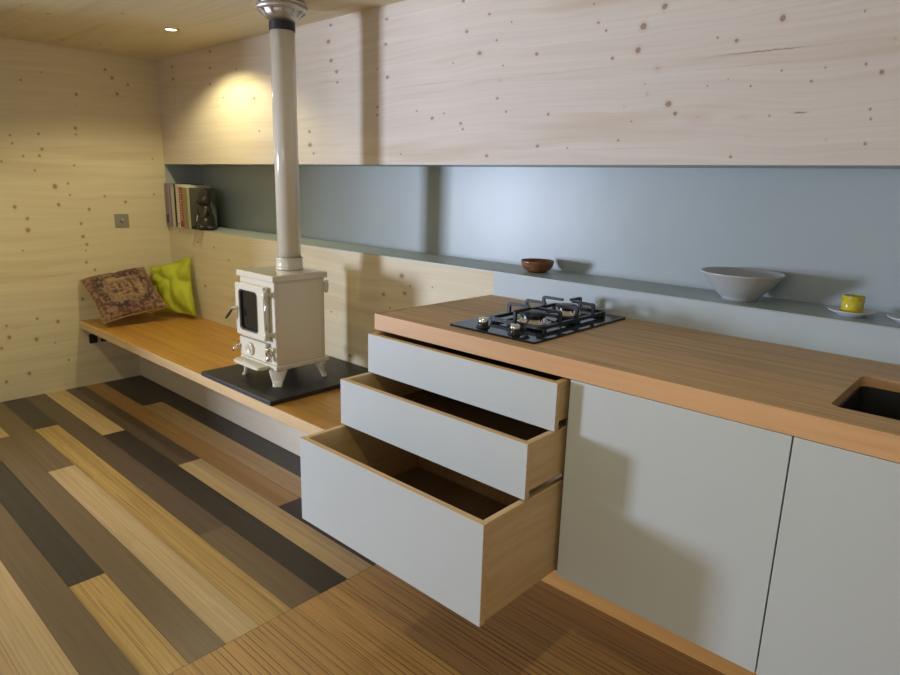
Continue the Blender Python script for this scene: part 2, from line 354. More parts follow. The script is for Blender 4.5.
def kilim():
    t = NT('kilim_fabric'); p = t.coord()
    # diamond rings + bands + small motifs in maroon, sand and charcoal
    sep = t.n('SeparateXYZ'); t.l(p, sep.inputs[0])
    ax = t.math('ABSOLUTE', sep.outputs[0]); ay = t.math('ABSOLUTE', sep.outputs[1])
    dia = t.math('MAXIMUM', ax, ay)
    vor = t.n('TexVoronoi', feature='F1', distance='MANHATTAN'); vor.inputs['Scale'].default_value = 34; vor.inputs['Randomness'].default_value = .55
    t.l(p, vor.inputs['Vector'])
    v2 = t.n('TexVoronoi', feature='F1', distance='CHEBYCHEV'); v2.inputs['Scale'].default_value = 15; v2.inputs['Randomness'].default_value = .35
    t.l(p, v2.inputs['Vector'])
    wob = t.noise(p, 7, 2)
    dd = t.math('ADD', t.math('MULTIPLY', dia, 4.6), t.math('MULTIPLY_ADD', wob, .22, -.11))
    S_, M_, K_, R_ = (.34,.23,.125), (.125,.045,.038), (.03,.027,.032), (.19,.085,.06)
    base = t.ramp(dd, [(.0, R_), (.13, M_), (.17, S_), (.22, K_), (.30, R_), (.40, S_), (.45, S_), (.47, K_), (.60, K_), (.62, M_), (.80, R_), (.83, S_), (.9, (.24,.15,.085)), (.97, S_)])
    mot = t.ramp(v2.outputs['Distance'], [(.0, K_), (.16, M_), (.27, S_), (.34, S_), (.42, M_), (.6, K_)])
    c = t.mix(.52, base, mot)
    c = t.mix(t.math('MULTIPLY', t.ramp(vor.outputs['Distance'], [(.22, 1.), (.36, 0.)]), .75), c, K_)
    c = t.mix(t.math('MULTIPLY', t.ramp(t.noise(p, 55, 3), [(.52, 0.), (.62, 1.)]), .55), c, S_)
    t.color(c); t.set(Roughness=.9)
    t.bump(t.noise(p, 220, 2), .3, .002)
    return t.m
M['kilim'] = kilim()
M['kilimback'] = plain('cushion_sand', (.42,.30,.14), .9, var=.12, scale=120, bump=.2)

def lime():
    t = NT('lime_fabric'); p = t.coord()
    f = t.noise(p, 14, 3)
    t.color(t.mix(f, (.36,.40,.02), (.56,.58,.04))); t.set(Roughness=.75)
    t.bump(t.noise(p, 400, 2), .2, .001)
    return t.m
M['lime'] = lime()

# ------------------------------------------------------------------ setting: walls, ceiling, recess
bm = NB(); add_box(bm, (XL-.2, 0, ZP), (XR+.2, .34, ZC+.2)); struct('wall_back_upper', bm, M['panel'])
XS = .012
bm = NB(); add_box(bm, (XL-.2, 0, -.02), (XS, .30, ZL-.004)); struct('wall_back_lower', bm, M['lower'])
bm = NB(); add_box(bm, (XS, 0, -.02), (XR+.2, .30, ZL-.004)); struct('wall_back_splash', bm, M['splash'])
bm = NB()
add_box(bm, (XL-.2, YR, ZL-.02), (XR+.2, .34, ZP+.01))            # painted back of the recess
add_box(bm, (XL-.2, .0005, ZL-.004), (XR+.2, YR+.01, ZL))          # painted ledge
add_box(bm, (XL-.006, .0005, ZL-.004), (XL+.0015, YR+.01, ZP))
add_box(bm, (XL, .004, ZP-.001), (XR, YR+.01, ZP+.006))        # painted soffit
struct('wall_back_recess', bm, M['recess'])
# left wall with a window opening that lets the daylight in (out of the photograph's view)
WY0, WY1, WZ0, WZ1 = -3.90, -2.78, .50, 1.62
bm = NB()
add_box(bm, (XL-.2, WY1, -.02), (XL, 0.34, ZC+.2))
add_box(bm, (XL-.2, YF-.2, -.02), (XL, WY0, ZC+.2))
add_box(bm, (XL-.2, WY0, -.02), (XL, WY1, WZ0))
add_box(bm, (XL-.2, WY0, WZ1), (XL, WY1, ZC+.2))
struct('wall_left', bm, M['left'])
bm = NB()
f_ = .045
for a, b in (((WY0, WZ0), (WY0+f_, WZ1)), ((WY1-f_, WZ0), (WY1, WZ1)), ((WY0+f_, WZ0), (WY1-f_, WZ0+f_)), ((WY0+f_, WZ1-f_), (WY1-f_, WZ1))):
    add_box(bm, (XL-.14, a[0], a[1]), (XL-.08, b[0], b[1]), .004)
struct('window_1', bm, M['white_plastic'])
bm = NB(); add_box(bm, (XR, YF-.2, -.02), (XR+.2, 0, ZC+.2)); struct('wall_right', bm, M['other'])
bm = NB(); add_box(bm, (XL, YF-.2, -.02), (XR, YF, ZC+.2)); struct('wall_front', bm, M['other'])
bm = NB(); add_box(bm, (XL-.2, YF-.2, ZC), (XR+.2, .0, ZC+.2)); struct('ceiling', bm, M['ceil'])

# ------------------------------------------------------------------ floor: boards of five tones, strips of bamboo by the kitchen
cream = lambda k: bamboo('floor_cream', [(.40,.27,.125),(.50,.36,.185),(.57,.43,.24)], dark=(.27,.16,.06), dashes=.25, seed=k, sx=1.1, sy=95, lam=.0186, lamk=.22, seam=.25)
orange = lambda k: bamboo('floor_orange', [(.33,.20,.06),(.47,.305,.10),(.56,.39,.15)], dark=(.16,.075,.02), dashes=.4, seed=k, sx=.8, sy=120, lam=.0186, lamk=.3, seam=.55)
tan = lambda k: bamboo('floor_tan', [(.34,.215,.10),(.43,.285,.14),(.50,.34,.18)], dark=(.2,.1,.045), dashes=.25, seed=k, sx=1.1, sy=95, lam=.0186, lamk=.22, seam=.25)
brown = lambda k: bamboo('floor_brown', [(.115,.076,.04),(.148,.10,.055),(.18,.125,.072)], dark=(.08,.05,.025), dashes=.2, seed=k, sx=1.1, sy=95)
dbrown = lambda k: bamboo('floor_dark_brown', [(.075,.052,.034),(.098,.068,.045),(.12,.085,.056)], dark=(.05,.03,.02), dashes=.2, seed=k, sx=1.1, sy=95)
dark = lambda k: bamboo('floor_charcoal', [(.026,.022,.018),(.036,.03,.025),(.047,.039,.032)], dark=(.018,.014,.01), dashes=.2, seed=k, sx=1.1, sy=95)
rust = lambda k: bamboo('floor_rust', [(.27,.145,.05),(.38,.215,.08),(.46,.285,.12)], dark=(.16,.075,.025), dashes=.4, seed=k, sx=1.1, sy=95, lam=.0186, lamk=.22, seam=.25)
tones = [('rust', rust), ('cream', cream), ('orange', orange), ('tan', tan), ('brown', brown), ('dbrown', dbrown), ('dark', dark)]
fm = {n: f(i+1.0) for i, (n, f) in enumerate(tones)}
fm['kitchen'] = bamboo('floor_kitchen_strip', [(.36,.195,.072),(.51,.30,.105),(.59,.385,.15)], dark=(.085,.03,.012), sx=.5, sy=130, rough=.45, dashes=.6, blotch=(.38,.20,.06), lam=.0185, lamk=.35, seam=.8)
fkeys = list(fm)
rows = {
 -7: [(9, 'dark')], -6: [(9, 'brown')], -5: [(9, 'dark')],
 -4: [(9, 'dark')],
 -3: [(-2.17, 'dark'), (9, 'tan')],
 -2: [(-.585, 'rust'), (9, 'dark')],
 -1: [(-1.25, 'dbrown'), (9, 'cream')],
  0: [(-1.86, 'cream'), (9, 'dark')],
  1: [(-.60, 'dbrown'), (9, 'brown')],
  2: [(-2.18, 'dark'), (9, 'orange')],
  3: [(-1.58, 'brown'), (9, 'cream')],
  4: [(-2.17, 'cream'), (9, 'brown')],
  5: [(-1.85, 'brown'), (-.594, 'dark'), (9, 'orange')],
  6: [(-1.0, 'brown'), (9, 'brown')],
  7: [(-1.9, 'dark'), (9, 'cream')],
}
rf = random.Random(11)
bm = NB()
def quad(x0, x1, y0, y1, key):
    f = bm.faces.new([bm.verts.new((x, y, 0)) for x, y in ((x0, y0), (x1, y0), (x1, y1), (x0, y1))])
    f.material_index = fkeys.index(key)
for k in range(-7, 36):
    ya = Y0-k*W; yb = Y0-(k+1)*W
    if k in rows: segs = rows[k]
    else:
        segs = []; x = XL + rf.uniform(.3, 1.2)
        while x < JX-.2: segs.append((x, rf.choice(['cream', 'orange', 'tan', 'brown', 'dark', 'dbrown']))); x += rf.choice([.6, .9, 1.2])
        segs.append((9, rf.choice(['cream', 'tan', 'brown', 'dark'])))
    x0 = XL-.2
    for xe, key in segs:
        x1 = min(xe, JX)
        # a hairline joint at each board edge
        quad(x0+.0006, x1-.0006, max(yb, YF-.2)+.0005, min(ya, .02)-.0005, key)
        x0 = x1
quad(JX+.001, XR+.2, YF-.2, .02, 'kitchen')
add_box(bm, (XL-.2, YF-.2, -.06), (XR+.2, .02, -.0012), mi=fkeys.index('dark'))
struct('floor', bm, [fm[k] for k in fkeys])

# plinth below the hung kitchen units
bm = NB(); add_box(bm, (.0, YK, 0), (XR, YK+.02, ZCB)); struct('baseboard_back', bm, M['plinth'])

# ------------------------------------------------------------------ bench
bench = thing('bench', 'long orange wooden bench along the wall carrying cushions and the stove slab', 'bench', (-1.4, -.3, 0))
bm = NB()
for f in add_box(bm, (XL+.001, YB, ZB-TB), (-.001, -.001, ZB), .002, 1):
    pass
bm.normal_update()
for f in bm.faces:
    if f.normal.y < -.5 or abs(f.normal.x) > .5: f.material_index = 1
obj('bench_top', bm, [M['bench'], M['benchedge']], bench)
bm = NB(); add_box(bm, (XL+.001, YK, .001), (-.001, YK+.028, ZB-TB), .001, 1)
o = obj('fascia', bm, M['fascia'], bench); o['label'] = 'pale knotty spruce board set back below the bench'

# ------------------------------------------------------------------ hearth slab, stove, flue
bm = NB(); add_box(bm, (-1.207, YB-.002, ZB), (-.627, -.006, ZB+.0195), .002, 2)
o = obj('hearth_slab', bm, M['slate'], org=(-.917, -.3, ZB))
tag(o, 'square black slate hearth slab lying on the bench under the stove', 'slab')
ZS = ZB+.0195

SX0, SX1, SY0, SY1 = -1.045, -.770, -.480, -.225
st = thing('wood_stove', 'small cream enamelled wood stove on four legs with glazed door', 'stove', ((SX0+SX1)/2, (SY0+SY1)/2, ZS))
bm = NB()
add_box(bm, (SX0, SY0, .535), (SX1, SY1, .90), .006, 3)
add_box(bm, (SX1-.002, SY0+.016, .548), (SX1+.0015, SY1-.012, .890), .001, 1)   # raised side plate
obj('body', bm, M['enamel'], st)
bm = NB(); add_box(bm, (SX0-.010, SY0-.012, .897), (SX1+.010, SY1+.012, .925), .006, 3)
obj('top_plate', bm, M['enamel'], st)
bm = NB(); add_box(bm, (SX0-.008, SY0-.010, .516), (SX1+.012, SY1+.012, .537), .005, 3)
obj('base_plate', bm, M['enamel'], st)
# legs: stout, flaring, turned outwards
def leg(cx, cy, sx, sy):
    b = NB()
    d = Vector((sx, sy, 0)).normalized(); q = Vector((-d.y, d.x, 0))
    prof = [(.0, .036, .020, .518), (.004, .038, .019, .508), (.010, .034, .015, .494), (.016, .027, .011, .474), (.022, .021, .009, .456), (.027, .021, .011, .447), (.027, .020, .011, ZS+.0003)]
    rings = []
    for off, wt, wr, z in prof:
        rings.append([b.verts.new(Vector((cx, cy, z)) + q*x + d*(off+y)) for x, y in rrect(-wt, -wr, wt, wr, wr*.7, 4)])
    for r0, r1 in zip(rings, rings[1:]):
        n = len(r0)
        for k in range(n):
            f = b.faces.new((r0[k], r0[(k+1)%n], r1[(k+1)%n], r1[k])); f.smooth = True
    b.faces.new(rings[0]); b.faces.new(rings[-1])
    obj('leg', b, M['enamel'], st)
leg(SX1-.025, SY0+.022, .6, -.6); leg(SX0+.025, SY0+.022, -.6, -.6)
leg(SX1-.025, SY1-.022, .6, .6); leg(SX0+.025, SY1-.022, -.6, .6)
# fire door with rounded window
DX0, DX1, DZ0, DZ1, DY = -1.042, -.812, .640, .873, SY0-.028
bm = NB()
add_prism(bm, rrect(DX0, DZ0, DX1, DZ1, .008), DY, SY0-.002, 'y', hole=rrect(DX0+.034, DZ0+.026, DX1-.048, DZ1-.026, .02))
bmesh.ops.bevel(bm, geom=[e for e in bm.edges if e.is_manifold and abs(e.calc_face_angle(0)) > 1.2 and abs(e.verts[0].co.y-DY) < 1e-5 and abs(e.verts[1].co.y-DY) < 1e-5], offset=.003, segments=2, profile=.5, affect='EDGES')
door = obj('fire_door', bm, M['enamel'], st)
bm = NB(); add_prism(bm, rrect(DX0+.030, DZ0+.022, DX1-.044, DZ1-.022, .022), DY+.010, DY+.014, 'y')
o = obj('door_glass', bm, M['stoveglass'], door); o['label'] = 'dark rounded stove window'
bm = NB()
add_prism(bm, rrect(DX0+.033, DZ0+.025, DX1-.047, DZ1-.025, .021), DY+.003, DY+.011, 'y', hole=rrect(DX0+.040, DZ0+.032, DX1-.054, DZ1-.032, .016))
obj('glass_seal', bm, M['black'], door)
bm = NB()
add_tube(bm, [(DX0+.006, DY+.004, .756), (DX0+.004, DY-.016, .756)], [.011, .009], 14)
add_tube(bm, [(DX0+.004, DY-.016, .756), (DX0+.003, DY-.022, .756)], [.012, .007], 14)
hd = obj('door_handle', bm, M['chrome'], door)
bm = NB()
add_tube(bm, [(DX0+.004, DY-.018, .754), (DX0-.004, DY-.026, .738), (DX0-.012, DY-.034, .722), (DX0-.020, DY-.040, .710)], [.004, .006, .0065, .004], 10)
obj('handle_grip', bm, M['black'], hd)
# hinge rod with barrels, right of the door
bm = NB()
add_tube(bm, [(-.791, DY-.004, .655), (-.791, DY-.004, .878)], .0042, 10)
o = obj('hinge_rod', bm, M['chrome'], st)
for z in (.845, .672):
    bm = NB()
    add_tube(bm, [(-.791, DY-.004, z-.016), (-.791, DY-.004, z-.009), (-.791, DY-.004, z+.009), (-.791, DY-.004, z+.016)], [.008, .0125, .0125, .008], 14)
    add_box(bm, (-.815, DY-.006, z-.011), (-.788, DY+.003, z+.011), .002)
    add_box(bm, (-.797, DY-.004, z-.009), (-.785, SY0+.002, z+.009), .002)
    obj('hinge', bm, M['enamel'], st)
# ash door with air dial
bm = NB(); add_box(bm, (-1.034, SY0-.020, .546), (-.822, SY0-.001, .628), .003, 2)
ash = obj('ash_door', bm, M['enamel'], st)
def disc_y(b, cx, cz, prof, n=32):
    rings = [[b.verts.new((cx+r*math.cos(2*PI*k/n), y, cz+r*math.sin(2*PI*k/n))) for k in range(n)] for r, y in prof]
    for r0, r1 in zip(rings, rings[1:]):
        for k in range(n): f = b.faces.new((r0[k], r0[(k+1)%n], r1[(k+1)%n], r1[k])); f.smooth = True
    b.faces.new(rings[0]); b.faces.new(rings[-1])
bm = NB()
yd = SY0-.020
disc_y(bm, -.944, .586, [(.030, yd+.002), (.030, yd-.007), (.028, yd-.010), (.022, yd-.010), (.020, yd-.006)])
add_tube(bm, [(-.962, yd-.008, .600), (-.926, yd-.008, .572)], .0045, 8)
obj('air_dial', bm, M['enamel'], ash)
bm = NB()
add_tube(bm, [(-1.036, yd+.004, .588), (-1.038, yd-.016, .588)], [.009, .008], 12)
add_tube(bm, [(-1.038, yd-.014, .588), (-1.046, yd-.022, .570), (-1.052, yd-.026, .560)], [.007, .006, .004], 10)
obj('ash_door_latch', bm, M['chrome'], ash)
bm = NB()
for z in (.606, .568): add_tube(bm, [(-.800, yd-.001, z-.012), (-.800, yd-.001, z-.006), (-.800, yd-.001, z+.006), (-.800, yd-.001, z+.012)], [.006, .011, .011, .006], 12)
add_tube(bm, [(-.800, yd-.001, .556), (-.800, yd-.001, .618)], .004, 8)
add_box(bm, (-.824, yd-.002, .576), (-.795, SY0, .598), .002)
obj('ash_door_hinge', bm, M['chrome'], st)
bm = NB(); add_prism(bm, rrect(-1.030, SY0-.064, -.815, SY0-.004, .016), .517, .531)
bmesh.ops.bevel(bm, geom=[e for e in bm.edges if abs(e.verts[0].co.z-e.verts[1].co.z) < 1e-6], offset=.004, segments=2, profile=.5, affect='EDGES')
obj('ash_lip', bm, M['enamel'], st)
bm = NB(); add_tube(bm, [(SX1+.004, SY1+.006, .83), (SX1+.004, SY1+.006, .845), (SX1+.004, SY1+.006, .87), (SX1+.004, SY1+.006, .885)], [.006, .011, .011, .006], 12)
obj('damper_knob', bm, M['enamel'], st)

PX, PY = -.918, -.303
fl = thing('flue_pipe', 'tall cream enamelled flue pipe rising from the stove to the ceiling', 'pipe', (PX, PY, .925))
bm = NB(); add_lathe(bm, [(.0, .926), (.0512, .926), (.0512, 1.912), (.0, 1.912)], PX, PY, 48)
obj('pipe', bm, M['enamel'], fl)
bm = NB(); add_lathe(bm, [(.054, .9255), (.0605, .9255), (.0605, .934), (.058, .937), (.058, .970), (.0595, .973), (.0595, .978), (.054, .980)], PX, PY, 48, closed=True)
obj('pipe_collar', bm, M['enamel'], fl)
bm = NB(); add_lathe(bm, [(.0, 1.910), (.0530, 1.910), (.0530, 1.950), (.0, 1.950)], PX, PY, 48, smooth=False)
obj('black_band', bm, M['black'], fl)
# ceiling rosette: flared skirt with slots under a steel ring
bm = NB()
add_lathe(bm, [(.050, 1.945), (.053, 1.944), (.092, 1.985), (.088, 1.988)], PX, PY, 48, closed=True)
obj('flared_skirt', bm, M['steel'], fl)
bm = NB()
for k in range(12):
    a = 2*PI*k/12; ca, sa = math.cos(a), math.sin(a); w = .0035
    ps = []
    for r, z in ((.0545, 1.948), (.100, 1.984)):
        for s in (-1, 1):
            ps.append(bm.verts.new((PX+r*ca-s*w*sa, PY+r*sa+s*w*ca, z)))
    qs = [bm.verts.new(v.co - Vector((ca*.012, sa*.012, -.012))) for v in ps]
    for i in ((0,1,3,2),): bm.faces.new([ps[j] for j in i]); bm.faces.new([qs[j] for j in i])
    for i, j in ((0,1),(1,3),(3,2),(2,0)): bm.faces.new((ps[i], ps[j], qs[j], qs[i]))
o = obj('skirt_fins', bm, M['steel'], fl)
bm = NB(); add_lathe(bm, [(.070, 1.982), (.098, 1.982), (.104, 1.986), (.106, 1.992), (.104, 2.002), (.096, 2.005), (.070, 2.005)], PX, PY, 56, closed=True)
obj('ring', bm, M['steel'], fl)
bm = NB(); add_lathe(bm, [(.060, 2.004), (.094, 2.004), (.094, ZC), (.060, ZC)], PX, PY, 48, closed=True)
for a in (-.5, 1.2, 2.9, 4.6): add_tube(bm, [(PX+.093*math.cos(a), PY+.093*math.sin(a), 2.012), (PX+.104*math.cos(a), PY+.104*math.sin(a), 2.012)], .006, 10)
obj('ceiling_collar', bm, M['steel'], fl)

# ------------------------------------------------------------------ cushions
def cushion(name, mat, center, R, s, thick, seed, label, crumple=.006, puff=.5, back=None, shear=0, wid=1.0, top=0.0):
    n = 36
    def shape(x, y):      # a slumped cushion: narrower, lower at its left, leaning
        y = -s/2 + (y+s/2)*(1 - top*(1-x/(s/2))/2)
        x = s/2 - (s/2-x)*wid
        return x+shear*y, y
    bm = NB(); gx = {}
    for side in (1, -1):
        for i in range(n+1):
            for j in range(n+1):
                u = -1+2*i/n; v = -1+2*j/n
                edge = i in (0, n) or j in (0, n)
                if edge and side == -1: continue
                # sides pull in between the corners
                px = u*(1-.07*(1-v*v)) * s/2; py = v*(1-.07*(1-u*u)) * s/2
                h = ((1-u*u)*(1-v*v))**puff * thick/2
                q = Vector((px, py, side*h))
                if not edge:
                    wr = noise.noise(Vector((px*9+seed, py*9, side)))*crumple*1.4 + noise.noise(Vector((px*22, py*16+seed, side)))*crumple*.6
                    rid = (1-abs(noise.noise(Vector((px*6+seed*2, py*6, 3.3*side)))))**6*crumple*1.6
                    q.z += side*(wr-rid)*min(1, h/(thick*.18))
                q.x, q.y = shape(q.x, q.y)
                gx[(i, j, side)] = bm.verts.new(q)
    def V(i, j, sd):
        return gx.get((i, j, sd)) or gx[(i, j, 1)]
    for sd in (1, -1):
        for i in range(n):
            for j in range(n):
                f = bm.faces.new((V(i, j, sd), V(i+1, j, sd), V(i+1, j+1, sd), V(i, j+1, sd))); f.smooth = True
                f.material_index = 0 if sd == 1 else 1
    o = obj(name, bm, [mat, back or mat])
    o.matrix_world = Matrix.Translation(center) @ Matrix(R).to_4x4()
    # seam piping along the edge
    pb = NB(); pts = []
    ring = [(i, 0) for i in range(n)] + [(n, j) for j in range(n)] + [(i, n) for i in range(n, 0, -1)] + [(0, j) for j in range(n, 0, -1)]
    for i, j in ring + [ring[0]]:
        u = -1+2*i/n; v = -1+2*j/n
        yy = v*(1-.07*(1-u*u))*s/2
        pts.append((*shape(u*(1-.07*(1-v*v))*s/2, yy), 0))
    add_tube(pb, pts, .0028, 6, cap=False)
    pp = obj('seam', pb, back or mat); pp.parent = o; pp.location = (0, 0, 0)
    return tag(o, label, 'cushion')

def pose(yaw, tilt, roll):
    n = Vector((math.cos(yaw)*math.cos(tilt), math.sin(yaw)*math.cos(tilt), math.sin(tilt)))
    x = Vector((-math.sin(yaw), math.cos(yaw), 0)); y = n.cross(x)
    return Matrix((x, y, n)).transposed() @ Matrix.Rotation(roll, 3, 'Z')
cushion('cushion', M['kilim'], (-2.597, -.394, .597), [[.086,-.819,.567],[.985,-.015,-.172],[.149,.573,.806]], .385, .14, 2.0,
        'brown and maroon patterned kilim cushion leaning on the left wall', .006, .40, M['kilimback'])
_s, _k = .375, -.22
_R = pose(-1.20, .22, .03)
_c = Vector((-2.345, -.068, .455)) - _R @ Vector((_s/2+_k*(-_s/2), -_s/2, 0))
cushion('cushion', M['lime'], _c, _R, _s, .10, 5.0,
        'lime green crumpled cushion propped in the bench corner', .013, .42, shear=_k, wid=.90, top=.22)

# ------------------------------------------------------------------ wall switch and sockets on the left wall
sw = thing('light_switch', 'square brushed steel switch plate on the left timber wall', 'switch', (XL, -.2985, 1.0325))
bm = NB(); add_box(bm, (XL, -.341, .991), (XL+.006, -.256, 1.074), .002, 2); obj('plate', bm, M['switchmetal'], sw)
bm = NB(); add_tube(bm, [(XL+.006, -.2985, 1.0325), (XL+.011, -.2985, 1.0325), (XL+.018, -.2985, 1.028)], [.011, .009, .006], 16); obj('toggle', bm, M['steel'], sw)
for yc, lab in ((-.538, 'black square wall socket under the bench end, nearer the bench front edge'), (-.470, 'black square wall socket under the bench end, farther in from the bench edge')):
    sk = thing('wall_socket', lab, 'socket', (XL, yc, .30), 'black sockets below the bench')
    bm = NB(); add_box(bm, (XL, yc-.024, .272), (XL+.010, yc+.024, .330), .003, 2); obj('plate', bm, M['black'], sk)
    bm = NB(); add_box(bm, (XL+.008, yc-.010, .291), (XL+.013, yc+.010, .311), .002, 1); obj('insert', bm, M['slate'], sk)

# ------------------------------------------------------------------ ceiling downlight
LX, LY = -1.82, -.349
dl = thing('ceiling_downlight', 'small round lit downlight recessed in the timber ceiling', 'light', (LX, LY, ZC))
bm = NB(); add_lathe(bm, [(.026, ZC-.0005), (.037, ZC-.0005), (.036, ZC-.003), (.028, ZC-.005), (.026, ZC-.004)], LX, LY, 40, closed=True)
obj('trim_ring', bm, M['steel'], dl)
def lens():
    t = NT('lit_lens'); t.color((1, .95, .85)); f = t.noise(t.coord(), 30, 2)
    t.set(Emission_Color=(1, .9, .7, 1), Emission_Strength=t.math('MULTIPLY_ADD', f, .6, 8.0)); return t.m
bm = NB(); add_lathe(bm, [(0, ZC-.0025), (.026, ZC-.0025), (.026, ZC-.001), (0, ZC-.001)], LX, LY, 32)
obj('lens', bm, lens(), dl)

# ------------------------------------------------------------------ worktop
SKX0, SKX1, SKY0, SKY1 = 1.293, 1.76, -.496, -.186
bm = NB()
add_prism(bm, [(0, -D), (XR-.001, -D), (XR-.001, -.001), (0, -.001)], ZT-TT, ZT, hole=rrect(SKX0, SKY0, SKX1, SKY1, .022, 6))
bm.normal_update()
for f in bm.faces:
    c = f.calc_center_median()
    if abs(f.normal.z) < .5: f.material_index = 1
bmesh.ops.bevel(bm, geom=[e for e in bm.edges if e.calc_length() > .3 and all(abs(v.co.z-ZT) < 1e-5 and (abs(v.co.y+D) < 1e-5 or abs(v.co.x) < 1e-5) for v in e.verts) and (abs(e.verts[0].co.y-e.verts[1].co.y) < 1e-5 or abs(e.verts[0].co.x-e.verts[1].co.x) < 1e-5)], offset=.0025, segments=2, profile=.5, affect='EDGES')
o = obj('worktop', bm, [M['top'], M['topedge']])
tag(o, 'brown striped wooden kitchen worktop with orange front edge and sink cutout', 'worktop')

# ------------------------------------------------------------------ drawer unit
dc = thing('drawer_cabinet', 'pale grey unit with three drawers pulled open like steps below the hob', 'cabinet', (.37, -.3, ZCB))
bm = NB()
add_box(bm, (.0, -.578, ZCB), (.015, -.002, ZT-TT-.0005))
add_box(bm, (.729, -.578, ZCB), (XD-.002, -.002, ZT-TT-.0005))
add_box(bm, (.015, -.012, ZCB), (.729, -.002, ZT-TT-.0005))
add_box(bm, (.015, -.578, ZCB), (.729, -.012, ZCB+.010))
obj('carcass', bm, M['carcass'], dc)
DL, DR = .015, .7345
for e, z0, z1, sz0, lab in ((.041, .718, .845, .740, 'shallow top drawer, opened least'), (.1535, .570, .7165, .588, 'middle drawer opened part way'), (.3085, .298, .565, .302, 'deep bottom drawer, opened farthest')):
    yf = -D-e; t_ = .016; yb = yf+.50
    b = NB()
    add_box(b, (DL+.002, yf+.018, sz0), (DL+.002+t_, yb, z1), .001, 1)
    add_box(b, (DR-.002-t_, yf+.018, sz0), (DR-.002, yb, z1), .001, 1)
    add_box(b, (DL+.002+t_, yb-t_, sz0), (DR-.002-t_, yb, z1-.004), .001, 1)
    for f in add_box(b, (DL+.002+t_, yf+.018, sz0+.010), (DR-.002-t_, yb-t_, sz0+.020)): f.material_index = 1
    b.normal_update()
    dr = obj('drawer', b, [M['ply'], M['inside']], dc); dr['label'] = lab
    b = NB(); add_box(b, (DL, yf, z0), (DR, yf+.018, z1), .0008, 1)
    b.normal_update()
    for f in b.faces:
        f.material_index = 1 if f.normal.y < -.9 else 0
    fr = obj('drawer_front', b, [M['plyedge'], M['front']], dr); fr['label'] = 'pale grey painted face with plywood edges'
    for x in (.0152, .7262):
        b = NB(); add_box(b, (x, -.56, sz0-.013 if sz0 > .31 else sz0+.02), (x+.0028, -.06, sz0-.003 if sz0 > .31 else sz0+.03))
        obj('runner', b, M['black'], dc)

# ------------------------------------------------------------------ door units
def door_unit(x0, x1, lab):
    t = thing('base_cabinet', lab, 'cabinet', ((x0+x1)/2, -.3, ZCB))
    b = NB()
    add_box(b, (x0+.0015, -.5775, ZCB), (x0+.0145, -.002, ZT-TT-.0005))
    add_box(b, (x1-.0145, -.5775, ZCB), (x1-.0015, -.002, ZT-TT-.0005))
    add_box(b, (x0+.0145, -.010, ZCB), (x1-.0145, -.002, ZT-TT-.0005))
    add_box(b, (x0+.0145, -.5775, ZCB), (x1-.0145, -.010, ZCB+.015))
    obj('carcass', b, M['carcass'], t)
    b = NB(); add_box(b, (x0+.0016, -.596, ZCB), (x1-.0016, -.578, ZT-TT-.0016), .0006, 1)
    obj('door', b, M['front'], t)
door_unit(XD, XD2, 'plain pale grey cupboard door unit beside the drawers')
door_unit(XD2, 1.86, 'plain pale grey cupboard door unit under the sink')
door_unit(1.86, XR-.001, 'plain pale grey cupboard unit at the right end of the worktop')

# ------------------------------------------------------------------ sink
bm = NB()
e_ = .004
outer = rrect(SKX0+.0008, SKY0+.0008, SKX1-.0008, SKY1-.0008, .0215, 6); inner = rrect(SKX0+.005, SKY0+.005, SKX1-.005, SKY1-.005, .02, 6); inb = rrect(SKX0+.012, SKY0+.012, SKX1-.012, SKY1-.012, .03, 6)
lv = [(outer, ZT-.024), (outer, .690), (inb, .700), (inner, ZT-.024)]
rings = [[bm.verts.new((x, y, z)) for x, y in p] for p, z in lv]
n = len(outer)
for r0, r1 in ((rings[0], rings[1]), (rings[2], rings[3]), (rings[3], rings[0])):
    for k in range(n): bm.faces.new((r0[k], r0[(k+1)%n], r1[(k+1)%n], r1[k]))
bm.faces.new(rings[1]); bm.faces.new(rings[2])
sink = thing('sink', 'black undermounted sink basin set into the worktop', 'sink', ((SKX0+SKX1)/2, (SKY0+SKY1)/2, .69))
obj('basin', bm, M['sinkblack'], sink)
bm = NB(); add_lathe(bm, [(0, .7012), (.030, .7012), (.036, .7035), (.040, .7012)], (SKX0+SKX1)/2, (SKY0+SKY1)/2, 32)
obj('drain', bm, M['black'], sink)

